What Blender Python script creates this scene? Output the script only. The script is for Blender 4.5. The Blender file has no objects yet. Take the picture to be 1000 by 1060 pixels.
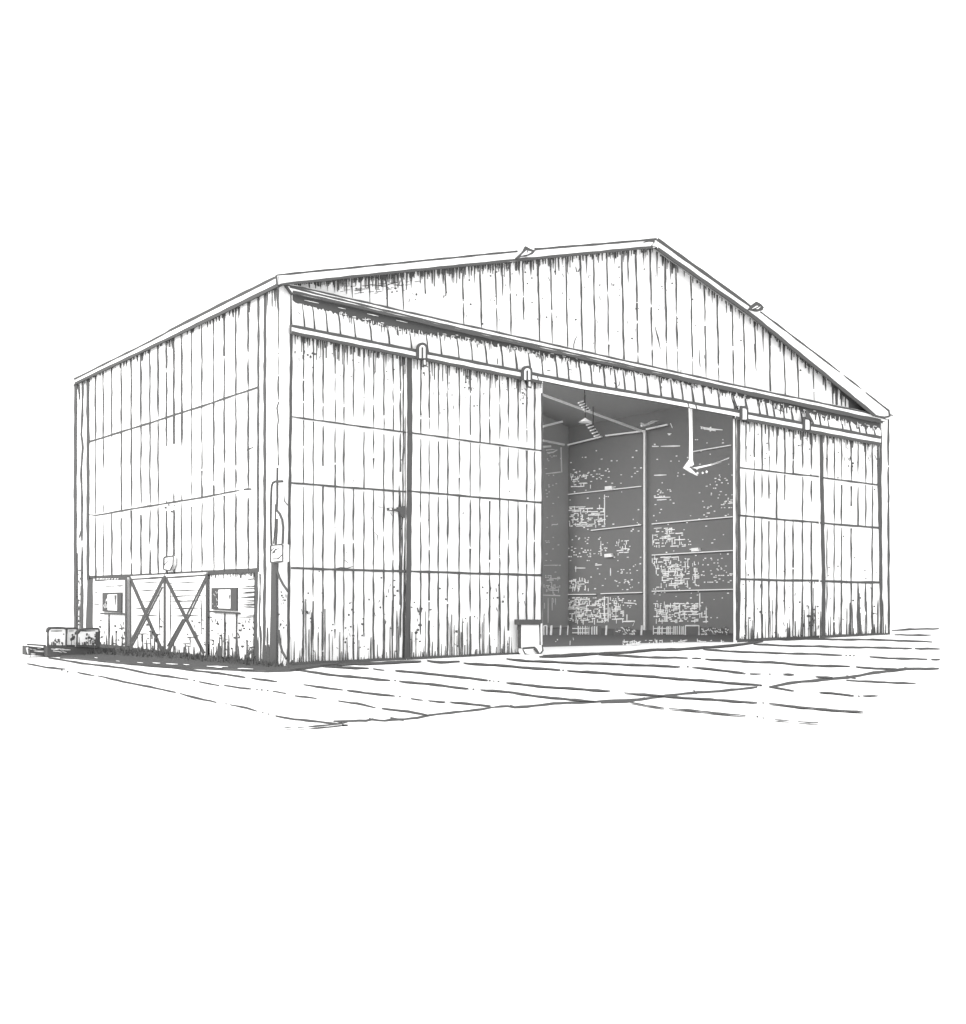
import bpy, math, random
from mathutils import Vector as V

# ------------------------------------------------------------------ scene, camera
S = bpy.context.scene
COL = S.collection
FPX, UC, HV, HC = 1036.0, 500.0, 613.0, 1.7      # focal length, centre column, horizon row (photo pixels), eye height
cam_d = bpy.data.cameras.new('camera'); cam = bpy.data.objects.new('camera', cam_d); COL.objects.link(cam)
cam.location = (0, 0, HC); cam.rotation_euler = (math.pi/2, 0, 0)
cam_d.sensor_fit = 'HORIZONTAL'; cam_d.sensor_width = 36; cam_d.lens = 36*FPX/1000
cam_d.shift_y = (HV-530)/1000; cam_d.clip_start = .1; cam_d.clip_end = 5000
S.camera = cam
S.view_settings.view_transform = 'Standard'; S.view_settings.look = 'None'; S.view_settings.gamma = 1
S.view_settings.exposure = 0.85

# ------------------------------------------------------------------ light: bright even overcast
w = bpy.data.worlds.new('World'); S.world = w; w.use_nodes = True
bg = w.node_tree.nodes['Background']; bg.inputs[0].default_value = (1, 1, 1, 1); bg.inputs[1].default_value = 1.0
sun_d = bpy.data.lights.new('sun', 'SUN'); sun = bpy.data.objects.new('sun', sun_d); COL.objects.link(sun)
sun_d.energy = 1.5; sun_d.angle = math.radians(40); sun_d.color = (1, .99, .97)
sun.location = (0, 0, 30); sun.rotation_euler = (V((.7709, .6369, 0))*math.cos(math.radians(22))-V((0, 0, 1))*math.sin(math.radians(22))).to_track_quat('-Z', 'Y').to_euler()

# ------------------------------------------------------------------ materials
def mat(name, col, rough=.8, var=.04, scale=6.0, spec=.2):
    m = bpy.data.materials.new(name); m.use_nodes = True
    nt = m.node_tree; b = nt.nodes['Principled BSDF']
    b.inputs['Roughness'].default_value = rough
    b.inputs['Specular IOR Level'].default_value = spec
    tc = nt.nodes.new('ShaderNodeTexCoord'); n = nt.nodes.new('ShaderNodeTexNoise')
    n.inputs['Scale'].default_value = scale; n.inputs['Detail'].default_value = 4
    r = nt.nodes.new('ShaderNodeValToRGB')
    r.color_ramp.elements[0].color = tuple(c*(1-var) for c in col)+(1,)
    r.color_ramp.elements[1].color = tuple(min(1, c*(1+var)) for c in col)+(1,)
    nt.links.new(tc.outputs['Object'], n.inputs['Vector']); nt.links.new(n.outputs['Fac'], r.inputs['Fac'])
    nt.links.new(r.outputs['Color'], b.inputs['Base Color'])
    return m
WHITE = mat('white_painted_metal', (.86, .86, .86))
INK = mat('dark_grey_paint', (.098, .098, .098), .95, .03, spec=0)
GROUND = mat('pale_concrete', (.84, .84, .84), .9, .03, .4, spec=.05)
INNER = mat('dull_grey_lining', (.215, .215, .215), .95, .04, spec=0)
ROOFI = mat('brightened_roof_lining', (.40, .40, .40), .95, .04, spec=0)  # lining colour raised to make up for the dim ceiling
REARI = mat('brightened_rear_lining', (.47, .47, .47), .95, .04, spec=0)  # lining colour raised again, offsetting weak light on the rear wall
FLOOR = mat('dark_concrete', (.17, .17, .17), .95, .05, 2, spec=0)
FLECK = mat('bare_pale_patch', (.95, .95, .95), .9, .02, spec=0)
PANE = mat('sky_lit_glass', (.88, .88, .88), .15, .02, spec=.5)  # sky reflection put into the pane's white base colour
GLASS = bpy.data.materials.new('clear_added_glazing'); GLASS.use_nodes = True  # glass for the openings added to light the interior
_n = GLASS.node_tree.nodes; _n.clear()
_o = _n.new('ShaderNodeOutputMaterial'); _t = _n.new('ShaderNodeBsdfTransparent'); _t.inputs[0].default_value = (.95, .95, .95, 1)
GLASS.node_tree.links.new(_t.outputs[0], _o.inputs[0])
MATS = [WHITE, INK, INNER, FLECK, PANE, GLASS, GROUND, FLOOR, ROOFI, REARI]
W_, K_, I_, F_, P_, G_, C_, D_, U_, B_ = range(10)

# ------------------------------------------------------------------ planes of the place
RIGHT = V((.7709, .6369, 0)).normalized()        # along the door front
BACK = V((-.6374, .7705, 0)); BACK = (BACK - RIGHT*BACK.dot(RIGHT)).normalized()   # along the side wall
UP = V((0, 0, 1))
def ground_pt(u, v, z=0):
    y = (HC-z)*FPX/(v-HV)
    return V(((u-UC)/FPX*y, y, z))
CORNER = ground_pt(289, 690)
class Plane:
    def __init__(s, o, n): s.o = o; s.n = n
    def at(s, u, v, d=0.0):
        r = V(((u-UC)/FPX, 1, (HV-v)/FPX)) if v != 'g' else V(((u-UC)/FPX, 1, 0))
        e = V((0, 0, HC)); k = (d - (e-s.o).dot(s.n))/r.dot(s.n)
        p = e + r*k
        if v == 'g': p.z = 0
        return p
class Flat:
    n = UP
    def at(s, u, v, d=0.0): return ground_pt(u, v, d)
FR = Plane(CORNER, -BACK)                         # door front
SD = Plane(CORNER, -RIGHT)                        # side wall
IR = Plane(CORNER + RIGHT*23.24, -RIGHT)          # partition inside, facing the opening
IB = Plane(CORNER + BACK*14.3, -BACK)             # rear wall inside
GR = Flat()
R = random.Random(7)

# ------------------------------------------------------------------ mesh builder
def roofline(u): return 284.6-(u-287)*.0963 if u < 680 else 247+(u-680)*.745
class MB:
    def __init__(s): s.v = []; s.f = []; s.m = []; s.k = 0
    def face(s, pts, m):
        i = len(s.v); s.v += [tuple(p) for p in pts]; s.f.append(tuple(range(i, i+len(pts)))); s.m.append(m)
    def prism(s, front, off, m, mside=None, mback=None):
        n = len(front); i = len(s.v); b = [p+off for p in front]
        s.v += [tuple(p) for p in front] + [tuple(p) for p in b]
        s.f.append(tuple(range(i, i+n))); s.m.append(m)
        s.f.append(tuple(range(i+2*n-1, i+n-1, -1))); s.m.append(mback if mback is not None else m if mside is None else mside)
        for j in range(n):
            k = (j+1) % n
            s.f.append((i+j, i+n+j, i+n+k, i+k)); s.m.append(m if mside is None else mside)
    def slab(s, pl, poly, d, th, m, mside=None):
        s.prism([pl.at(u, v, d) for u, v in poly], -pl.n*th, m, mside)
    def bar(s, a, b, wd, m, ht=None):
        a = V(a); b = V(b); t = (b-a).normalized(); ht = ht or wd
        x = t.cross(UP) if abs(t.z) < .95 else t.cross(RIGHT)
        x.normalize(); y = x.cross(t).normalized()
        s.prism([a+x*wd/2+y*ht/2, a-x*wd/2+y*ht/2, a-x*wd/2-y*ht/2, a+x*wd/2-y*ht/2], b-a, m)
    def tube(s, pts, r, m, n=8):
        rings = []
        for i, p in enumerate(pts):
            t = (pts[min(i+1, len(pts)-1)]-pts[max(i-1, 0)]).normalized()
            x = t.cross(V((.3, .9, .2))).normalized(); y = t.cross(x).normalized()
            base = len(s.v)
            for k in range(n):
                a = 2*math.pi*k/n; s.v.append(tuple(p+(x*math.cos(a)+y*math.sin(a))*r))
            rings.append(base)
        for a, b in zip(rings, rings[1:]):
            for k in range(n):
                q = (k+1) % n
                s.f.append((a+k, a+q, b+q, b+k)); s.m.append(m)
        for rr in (rings[0], rings[-1]):
            s.f.append(tuple(rr+k for k in range(n))); s.m.append(m)
    def lift(s):
        s.k += 1; return .004 + .0006*(s.k % 40)
    # one painted / sealed line on a real surface: a ribbon whose width wavers
    def line(s, pl, pts, wd, d=0.0, m=K_, ends=(1, 1), wob=.3, flat=False):
        P = [V((p[0], p[1])) for p in pts]
        L = [(b-a).length for a, b in zip(P, P[1:])]; T = sum(L)
        if T < .3: return
        wd = wd*1.15+.08 if wd < 1.75 else wd*1.1; amp = min(1, 1.7/wd)
        n = max(2, int(T/7)+1); q = []
        ph = R.random()*9; ph2 = R.random()*9
        for i in range(n+1):
            x = T*i/n; j = 0
            while j < len(L)-1 and x > L[j]: x -= L[j]; j += 1
            t = (P[j+1]-P[j])/max(L[j], 1e-6); c = P[j]+t*x
            N = V((-t.y, t.x))
            g = T*i/n
            if wob and 0 < i < n: c = c + N*wob*(math.sin(g*.11+ph)*.6+math.sin(g*.37+ph2)*.4)
            f = i/n
            e = min(1, ends[0]+(1-ends[0])*min(1, f*T/10), ends[1]+(1-ends[1])*min(1, (1-f)*T/10))
            k = wd*e*(1 if flat else .94+(.2*math.sin(g*.21+ph2)+.1*math.sin(g*.63+ph))*amp)
            q.append((c+N*k/2, c-N*k/2))
        dd = d+s.lift(); i0 = len(s.v)
        for a, b in q:
            s.v.append(tuple(pl.at(a.x, a.y, dd))); s.v.append(tuple(pl.at(b.x, b.y, dd)))
        for i in range(n):
            k = i0+2*i; s.f.append((k, k+1, k+3, k+2)); s.m.append(m)
    def hand(s, pl, a, b, wd, d=0.0, m=K_, gaps=.35, wob=.35):
        a = V(a); b = V(b); T = (b-a).length; cuts = [0, T]
        x = 8
        while x < T-8:
            x += R.uniform(18, 60)
            if R.random() < gaps and x < T-10: cuts.append(x)
        cuts.sort(); t = (b-a)/T
        for i in range(len(cuts)-1):
            g0 = 0 if i == 0 else R.uniform(.8, 4); g1 = 0
            p = a+t*(cuts[i]+g0); q = a+t*(cuts[i+1]-g1)
            s.line(pl, [p, q], wd*R.uniform(.75, 1.15), d, m, (R.choice((.3, .6, 1)), R.choice((.2, .5, 1))), wob)
            if g0 > 2.6 and R.random() < .5: s.dot(pl, a.x+t.x*(cuts[i]+1), a.y+t.y*(cuts[i]+1), wd*.8, d, m)
    def dot(s, pl, u, v, r, d=0.0, m=K_):
        n = 5; a0 = R.random()*6; dd = d+s.lift()
        s.face([pl.at(u+r*.8*R.uniform(.6, 1.1)*math.cos(a0+k*6.283/n), v+r*.8*R.uniform(.6, 1.1)*math.sin(a0+k*6.283/n), dd) for k in range(n)], m)
    def dots(s, pl, x0, y0, x1, y1, n, d=0.0, r=1.2, m=K_):
        r *= 1.25
        for _ in range(n):
            u = R.uniform(x0, x1); v = R.uniform(y0, y1)
            if v < roofline(u)+9 and pl is FR: continue
            if R.random() < .3: s.line(pl, [(u, v), (u+R.uniform(-1.5, 2), v+R.uniform(1.5, 5))], r*.8, d, m, (.4, .3), 0)
            else: s.dot(pl, u, v, r*R.uniform(.5, 1.3), d, m)
    def poly(s, pl, pts, d=0.0, m=K_):
        dd = d+s.lift(); s.face([pl.at(u, v, dd) for u, v in pts], m)
    # ink hatching: shade drawn below an edge y(x), or dirt streaks rising from one
    def drip(s, pl, x0, x1, y, lo, hi, step=1.9, d=0.0, m=K_, wd=1.5, up=False, dens=.85, env=None):
        x = x0
        while x < x1:
            if R.random() < dens:
                k = R.random()
                h = (lo+(hi-lo)*k**1.6)*(env(x) if env else 1)
                sg = -1 if up else 1; yy = y(x)
                if h > 1.2:
                    ww = wd*R.uniform(.55, 1.2)
                    s.line(pl, [(x, yy-sg*1.0), (x+R.uniform(-.5, .5), yy+sg*h)], ww, d, m, (1, R.choice((.2, .5, .7))), .15)
            x += step*R.uniform(.5, 1.5)
    def build(s, name, parent=None, root=None):
        base = root.location if root else V((0, 0, 0))
        me = bpy.data.meshes.new(name)
        used = sorted(set(s.m)); idx = {k: i for i, k in enumerate(used)}
        me.from_pydata([tuple(V(p)-base) for p in s.v], [], s.f)
        for k in used: me.materials.append(MATS[k])
        me.polygons.foreach_set('material_index', [idx[k] for k in s.m]); me.update()
        o = bpy.data.objects.new(name, me); COL.objects.link(o)
        if parent: o.parent = parent
        return o
def thing(name, label, cat, loc, group=None):
    o = bpy.data.objects.new(name, None); COL.objects.link(o); o.location = loc
    o['label'] = label; o['category'] = cat
    if group: o['group'] = group
    return o
def tag(o, label, cat, group=None):
    o['label'] = label; o['category'] = cat
    if group: o['group'] = group
def lin(x0, y0, x1, y1): return lambda x: y0+(y1-y0)*(x-x0)/(x1-x0)
def pw(*pts):
    def f(x):
        for (a, b), (c, e) in zip(pts, pts[1:]):
            if x <= c: return b+(e-b)*(x-a)/(c-a)
        (a, b), (c, e) = pts[-2:]; return b+(e-b)*(x-a)/(c-a)
    return f

# ================================================================== GROUND
g = MB()
for x in range(-4, 4):
    for y in range(-2, 6):
        g.face([V((x*150, y*150, 0)), V((x*150+150, y*150, 0)), V((x*150+150, y*150+150, 0)), V((x*150, y*150+150, 0))], C_)
T1 = 1.4
GL = [
 ([(28,687),(48,691),(68,692.5)],1.5),([(80,696),(98,699.5)],1.5),([(101,699.5),(140,708),(182,716.6)],1.6),([(186,717.5),(206,723),(224,727)],1.5),([(238,729.3),(252,731.5),(266,736)],1.3),([(285,740.8),(303,744),(320,746),(350,749)],1.5),
 ([(50,681),(90,687),(131,692),(158,698),(195,703)],1.6),([(206,705.5),(227,709.4)],1.3),([(232,709.4),(260,713)],1.3),([(282,715.4),(296,717.5)],1.2),([(305,720),(328,722.8)],1.1),([(350,725.3),(370,728),(389,732.5)],1.2),([(395,733),(420,736),(443,740)],1.5),
 ([(101,684),(140,687.5),(188,692),(224,696.5),(254,701)],1.4),([(260,701.6),(287,705.5)],1.3),([(314,708.4),(355,714)],1.2),([(359,714.5),(409,720.3)],1.4),([(425,722.8),(438,724.6)],1.1),([(443,725),(461,726.4)],1.3),([(465,726.4),(508,730.5)],1.3),
 ([(307,693.3),(350,699),(404,704)],1.5),([(413,704.8),(450,708.5),(485,712.7)],1.5),([(497,713.8),(526,716),(569,722),(616,725.7)],1.4),
 ([(335,689.7),(382,691.5)],1.7),([(386,692),(398,693.6)],1.2),([(409,694),(455,698),(505,704)],1.5),([(524,706.6),(570,711),(632,715)],1.4),
 ([(332,688.4),(380,686.5),(436,684.4)],2.2),([(442,683.5),(454,685.2),(476,684.4)],1.8),([(479.6,686),(530,689.5),(580,693.3)],1.5),([(587,694),(620,696),(700,702),(788,709)],1.4),
 ([(524,681.6),(548,684),(600,686),(650,687.5),(704,690)],1.4),([(716,690.4),(740,692.5),(772,697)],1.3),([(776,697.2),(788,697.4)],1.2),([(810,697.6),(822,698)],1.3),([(844,700),(862,701)],1.3),
 ([(294,753.4),(302,753.2)],1.2),([(308,753),(316,752.6)],1.2),([(319,752.3),(335,751.2),(352,749),(360,747.5)],1.5),
 ([(346,746),(356,748.5),(352,750.5),(360,751)],1.8),([(345,746.4),(379,746),(384,744.4),(395,746),(408,744.4),(419,744.4),(436,742.6),(443,740.3),(461,738),(490,735.4),(512,731.8)],1.9),([(404,742.6),(418,745.6)],2),([(382,743.4),(388,745.6)],1.8),
 ([(512,731.8),(526,730.9),(533,732.2),(573,728.2),(620,726),(660,724),(700,719),(720,716.4),(744,715.6),(784,711)],2.1),([(528,729.8),(536,732.4)],1.8),([(622,727.4),(650,726),(668,722)],1.8),([(718,714),(721,718.5)],1.6),
 ([(796,711),(824,706),(856,703),(880,701),(904,696),(924,694.5),(940,692),(972,692)],2.3),([(876,699.5),(886,702.5)],2.2),([(936,691),(946,693)],1.8),([(876,704),(910,706),(948,707)],1.3),
 ([(923,652.4),(945,651.4),(972,650.6)],1.3),([(926,657),(964,657.2)],1.2),([(800,662),(840,661.4),(920,662.4),(965,664.5)],1.3),
 ([(780,666.8),(808,668),(870,669.6),(944,671)],1.4),([(947,671.2),(973,671.6)],1.5),([(728,672.2),(776,675),(830,676.5),(872,678)],1.3),([(900,679.6),(930,681.5),(960,682.2)],1.3),([(964,682.4),(973,682.4)],1.5),
 ([(620,677.3),(660,679.6),(712,681)],1.4),([(716,681.2),(726,681.6)],1.3),([(730,682),(780,685),(800,685),(824,688),(880,689.6)],1.5),([(886,690),(910,691.8),(934,693)],1.3),
 ([(797,710.5),(822,715)],1.4),([(848,716.4),(868,718),(884,720)],1.3),([(893,720.2),(910,719.4)],1.1),
 ([(646,717),(696,721),(784,727)],1.3),([(796,728),(812,729.5),(828,732),(894,737)],1.3),
 ([(652,727),(688,733)],1.2),([(692,733.2),(730,736.5),(772,741)],1.2),([(802,745),(818,746.4)],1.2),([(826,747),(847,748)],1.3),
 ([(558,679.6),(590,678.4),(610,676.8),(640,675.4),(678,672.4),(700,671.8),(740,669.5),(764,667),(790,663.6)],2.0),([(562,678.4),(590,677.6),(618,676)],1.8),([(720,670.5),(744,669.4),(764,667)],1.6),
]
for pts, wd in GL: g.line(GR, pts, wd+.22, 0, K_, (.55, .55), .35)
for u, v in ((64,693.4),(70,695),(234,728.6),(272,737.6),(278,739),(201,704.3),(266,713.4),(271,714),(277,714.6),(414,721),(409,704.4),(490,713.2),(507,704.4),(511,704.8),(516,705.2),(583,693.6),(797,697.6),(876,678.3),(880,678.4),(884,678.6),(712,690),(788,709.2),(784,741.5),(790,743),(889,720.4),(790,727.4)):
    g.line(GR, [(u-1, v), (u+1, v+.1)], 1.4, 0, K_, (.7, .7), 0)
ground = g.build('ground'); ground['kind'] = 'structure'
# dark strip of soil along the side wall
s = MB()
outer = [(62,679.5),(80,680.5),(100,682.5),(120,685),(150,687.5),(200,690.2),(240,692.2),(275,693.6),(300,692.8),(318,690.6),(336,688),(350,686.5)]
inner = [(350,685.6),(300,689),(289,689.6),(240,681),(190,674.5),(140,669.5),(96,666),(70,670)]
n = len(outer)
top = [ground_pt(u, v+R.uniform(-.3, .3), .05) for u, v in outer]+[ground_pt(u, v, .06) for u, v in inner]
s.prism(top, V((0, 0, -.055)), K_)
for a, b, v in ((158,166,686),(172,184,687),(190,196,687.6),(214,236,689.6),(222,230,690.4),(120,124,684),(98,101,680.5),(142,148,685.6),(246,262,692)):
    s.line(GR, [(a, v), (b, v+.5)], 1.0, .06, F_, (.3, .3), .2)
soil = s.build('soil_strip'); soil['kind'] = 'structure'

# ================================================================== HANGAR
H = thing('hangar', 'large white corrugated hangar with open sliding doors and a low gable roof', 'hangar', CORNER)
def part(mb, name, parent=None): return mb.build(name, parent or H, H)

# ---- gable wall above the doors
trk = pw((303,340),(435,366.5),(545,388),(600,399.5),(680,413),(740,424),(912,455.5))       # middle of the door track
beamA = pw((296,294),(312,297),(470,333.6),(760,398),(916,430.5))
rakeL = lin(290,294.5,680,255.5); rakeR = pw((680,256),(780,326),(906,429))
m = MB()
m.slab(FR, [(291,297),(680,252),(917,428),(912,455),(303,337)], 0, .12, W_)
for x, xt in ((364,0),(382,0),(400,0),(416.4,0),(439.6,0),(460.6,0),(478.8,0),(497,0),(513,1),(527.6,0),(541,0),(557,0),(570.2,0),(585.8,0),(601,0),(614.4,0),(628.4,0),(643.8,0),(658.4,0),(673.2,0),
              (688.4,0),(699.6,0),(715,0),(729,0),(742.2,0),(757.8,0),(769.6,0),(781.4,0),(796.2,0),(811.6,0),(825.6,0),(841.9,0),(854.2,0),(864.8,0)):
    y0 = (rakeL if x < 680 else rakeR)(x); y1 = beamA(x+2)
    if R.random() < .2: y1 = y0+(y1-y0)*R.uniform(.5, .8)
    m.hand(FR, (x, y0), (x+2.2*(y1-y0)/150+.6, y1), 1.35, 0, K_, .5)
for x in (520,549,578,607,636,650,666,680,694,737,765,790): # short hatch strokes between the seams
    y0 = (rakeL if x < 680 else rakeR)(x); m.line(FR, [(x, y0), (x+.5, y0+R.uniform(14, 36))], 1.0, 0, K_, (1, .2))
m.drip(FR, 300, 676, rakeL, 2, 8, 1.8, 0, K_, 1.3)
m.drip(FR, 300, 676, rakeL, 4, 19, 2.5, 0, K_, 1.3, env=lambda x: .35+.65*min(1, (x-296)/70))
m.drip(FR, 330, 540, rakeL, 5, 14, 2.6, 0, K_, 1.3)
m.drip(FR, 684, 900, rakeR, 2, 9, 1.6, 0, K_, 1.5)
m.drip(FR, 684, 900, rakeR, 4, 18, 2.2, 0, K_, 1.4, env=lambda x: 1 if x < 860 else max(.3, 1-(x-860)/70))
m.poly(FR, [(866,392),(909,431),(896,428),(878,424),(880,416),(872,409),(868,402)], 0)
for x in (862,866.5,871,875,879,884): m.line(FR, [(x, rakeR(x)+3), (x+.4, beamA(x)-1)], 1.5, 0, K_, (1, .6), 0)
for y0, y1, x0, x1 in ((8,15,352,430),(9,20,365,420)):
    for k in range(26):
        x = R.uniform(x0, x1); y = rakeL(x)+R.uniform(y0, y1); m.line(FR, [(x, y), (x+R.uniform(2, 7), y-.4)], .8, 0, K_, (.5, .5), 0)
m.dots(FR, 470, 285, 640, 375, 24, 0, 1.1); m.dots(FR, 400, 300, 470, 310, 10, 0, 1.1); m.dots(FR, 690, 270, 860, 385, 22, 0, 1.0); m.dots(FR, 345, 285, 420, 305, 14, 0, 1.2)
for pts in ([(594,362),(594,354),(598,347)],[(678,337),(682,352),(684,362)],[(724,362),(725,380)],[(596,276),(598,284),(601,276)],[(781,356),(783,384)],[(795,341),(797,350),(800,345)],[(864,392),(866,406)]):
    m.line(FR, pts, 1.1, 0, K_, (.4, .4))
m.dots(FR, 480, 275, 700, 300, 40, 0, 1.0); m.dots(FR, 560, 300, 720, 395, 26, 0, 1.0)
part(m, 'gable_wall')

# ---- header panel between beam and track
m = MB()
m.slab(FR, [(302,305),(913,437),(912,454),(303,338)], .06, .055, W_)
xs = [314,324.5,338,351.5,367,383.6,402,425,442,456,474,488,503,519.5,534,548,561,576,588,600.5,612,625.5,637,646,657,670,683.5,695.5,706,717,728.5,744,760,772.5,786,793.5,801,811,820,829.5,838,848.5,857,871.5,880,889,896,905]
hb = pw((303,313),(400,340),(430,345),(470,350),(560,368),(700,397),(760,410),(860,434),(912,446))
for x in xs:
    y0 = hb(x)-3; y1 = trk(x+2)-3
    m.line(FR, [(x-1.2, y0), (x+.4, (y0+y1)/2), (x+1.4, y1)], R.uniform(1.1, 1.9), .06, K_, (.5, 1), .25)
ut = pw((303,305),(400,326),(470,342),(560,361),(700,391),(760,403.5),(860,426),(912,437))
X = [303+i*1.75 for i in range(349)]
m.poly(FR, [(x, ut(x)-2) for x in X]+[(x, hb(x)+R.uniform(-2.6, .8)-(0 if x < 640 or x > 740 else 1.5)) for x in reversed(X)], .06)  # shade under the beam, painted as a ragged ink band
m.drip(FR, 350, 910, lambda x: hb(x)-2, 2, 8, 2.0, .06, K_, 1.2, dens=.6)
for _ in range(230):
    x = R.uniform(345, 905); y = hb(x)-R.uniform(-.5, 2.5)
    if R.random() < .72: m.line(FR, [(x, y-R.uniform(1, 3)), (x+R.uniform(-.3, .4), y+1.5)], R.uniform(.5, 1.0), .08, W_, (.4, .8), 0)
    else: m.line(FR, [(x, y-2), (x+R.uniform(1, 4), y-1.4)], R.uniform(.5, .8), .08, W_, (.6, .6), 0)
for a, b in ((315,330),(380,392),(410,422),(350,358)): m.line(FR, [(a, ut(a)+3), (b, ut(b)+3)], .9, .08, W_, (.3, .3), 0)
for pts in ([(309,323),(311,326),(313,325)],[(412,342),(413,348)],[(515,371),(515,377)],[(566,383),(570,384)],[(588,382),(592,383),(591,387)],[(636,396),(640,402),(642,394)],[(684,404),(686,402),(684,399)],[(757,408),(759,418),(764,424),(760,412)],[(759,424),(765,420)],[(805,424),(811,426)],[(808,421),(808,429)],[(886,439),(888,446),(890,438)],[(896,440),(899,441),(896,446)]):
    m.line(FR, pts, 1.2, .06, K_, (.5, .5), .2)
part(m, 'header_panel')

# ---- header beam
m = MB()
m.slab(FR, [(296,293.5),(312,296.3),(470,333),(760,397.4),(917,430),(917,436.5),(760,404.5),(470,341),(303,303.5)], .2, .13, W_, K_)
m.line(FR, [(292,294.5),(312,297.6),(470,334),(760,398.4),(914,430.5)], 1.9, .2, K_, (1, .6), .2)
m.line(FR, [(300,297),(330,304.5),(470,338.6),(620,371.5),(760,402.5),(912,435)], 2.0, .2, K_, (1, 1), .2)
m.line(FR, [(303,302),(330,308),(470,341),(600,370),(760,404.5),(914,437)], 2.7, .2, K_, (1, 1), .2)
part(m, 'header_beam')

# ---- door track with its two dark edges
m = MB()
Xt = [302,435,545,600,680,740,912]
Xb = [302,435,545,561.9,562,600,680,740,761,761.1,800,912]
m.slab(FR, [(x, trk(x)-4) for x in Xt]+[(x, trk(x)+(2.6 if 561.95 < x < 761.05 else 5.2)) for x in reversed(Xb)], .2, .1, W_, K_)
m.line(FR, [(x, trk(x)-2.6) for x in Xt], 3.0, .2, K_, (1, 1), .15)
m.line(FR, [(x, trk(x)+4.3) for x in Xt if x < 560]+[(561.5, trk(561.5)+4.3)], 3.0, .2, K_, (1, 1), .15)
m.line(FR, [(x, trk(x)+4.4) for x in (761.5,800,912)], 3.2, .2, K_, (1, 1), .15)
for x in (556, 712, 720): m.line(FR, [(x, trk(x)-2), (x+1.5, trk(x)+3)], 1.4, .2, K_, (.6, .6), 0)
part(m, 'door_track')

# ---- corner posts
m = MB()
m.slab(SD, [(273.5,293),(289,286),(289,'g'),(273.5,'g')], .03, .12, W_)
m.slab(FR, [(289,293),(301,297),(301,'g'),(289,'g')], .04, .12, W_)
m.line(SD, [(274.5,302),(274,400),(274,600),(273,686)], 3.0, .03, K_, (1, 1), .3)
m.hand(SD, (288.2,300), (288,416), 1.4, .03, K_, .9)
m.line(SD, [(288.3,416),(286.2,424),(288.3,432),(286.8,444),(287.6,460),(288,482)], 1.3, .03, K_, (.8, .8), .1)
m.line(FR, [(302,304),(301,420),(299.6,540),(299,620),(298.5,688)], 2.8, .04, K_, (1, 1), .3)
m.drip(SD, 275, 289, lambda x: 299-(x-275)*.2, 4, 26, 2.6, .03, K_, 1.2)
m.line(FR, [(293,508),(294,518),(298,523)], 1.3, .04, K_, (.6, .6), .1)
m.drip(SD, 275, 282, lambda x: 688, 20, 60, 1.7, .03, K_, 1.5, True)
m.drip(FR, 289, 298, lambda x: 689-(x-289)*.05, 3, 40, 2.2, .04, K_, 1.2, True, .6)
m.dots(FR, 289, 612, 298, 650, 14, .04, 1.3)
part(m, 'corner_post')
m = MB()
m.slab(FR, [(911,437),(920.5,431),(920.5,'g'),(911,'g')], .04, .14, W_)
m.line(FR, [(912,438),(911.5,500),(912,560),(912.5,620),(912,657)], 2.6, .04, K_, (1, 1), .25)
m.hand(FR, (919.6,431), (919.8,520), 2.2, .04, K_, .9)
m.line(FR, [(919.8,520),(920,600),(920.3,657)], 2.4, .04, K_, (.6, 1), .2)
m.drip(FR, 912, 917, lambda x: 657, 10, 45, 1.5, .04, K_, 1.4, True)
m.line(FR, [(898,657.2),(921,656.4)], 2.2, .05, K_, (.6, 1), .1)
part(m, 'corner_post')

# ---- side wall cladding
eave = lin(77,398,289,294.5); sA = lin(91,458,267,401.5); sB = lin(92,534,262,506.5); sC = lin(91,598.5,267,590)
m = MB()
m.slab(SD, [(76.5,394),(289,291),(289,'g'),(76.5,'g')], 0, .12, W_)
sx = [98.6,106.6,115.3,125.2,135.5,145.4,154.7,163.1,171.8,179.4,187.5,198.1,208.6,220.8,231.7,243.6,256.4]
for i, x in enumerate(sx):
    m.hand(SD, (x, eave(x)), (x+.3, sA(x)-1 if R.random() < .5 else sA(x)+R.choice((3, 12, 30))), 1.4, 0, K_, .25)
    lo = {1: .2, 2: 1, 8: .12, 9: .15, 10: .2}.get(i, None)
    y0, y1 = sA(x)+1, sB(x)-1
    if lo is None: m.hand(SD, (x+.2, y0), (x+.3, y1), 1.3, 0, K_, .35)
    elif lo < 1:
        m.line(SD, [(x, y0), (x+.2, y0+(y1-y0)*lo*2.2)], 1.2, 0, K_, (.7, .1)); m.line(SD, [(x+.2, y1-14*R.random()-2), (x+.2, y1)], 1.0, 0, K_, (.1, .7))
    m.hand(SD, (x+.2, sB(x)+1.5+(6 if R.random() < .3 else 0)), (x+.3, sC(x)), 1.4, 0, K_, .25)
m.line(SD, [(91,457.6),(140,442.5),(210,420),(266.5,401)], 1.7, 0, K_, (1, 1), .2)
m.line(SD, [(92,532.8),(100,533.4),(150,524.5),(200,516.5),(248,507.5)], 1.6, 0, K_, (.4, .4), .2); m.line(SD, [(252,506.7),(260,506.2)], 1.5, 0)
m.line(SD, [(267.2,306),(267,400),(266.6,520),(266.8,592)], 1.6, 0, K_, (1, 1), .2)
m.line(SD, [(90.6,391),(90.8,480),(90.6,560),(90.8,600)], 2.6, 0, K_, (1, 1), .25)
m.line(SD, [(78,396),(77.6,500),(77.6,600),(77.8,660)], 2.7, 0, K_, (1, 1), .2)
m.line(SD, [(85.2,395),(85,430),(83.6,449),(85.4,462),(83.6,490),(84.6,520),(84.4,560)], 1.5, 0, K_, (1, .6), .2)
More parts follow.
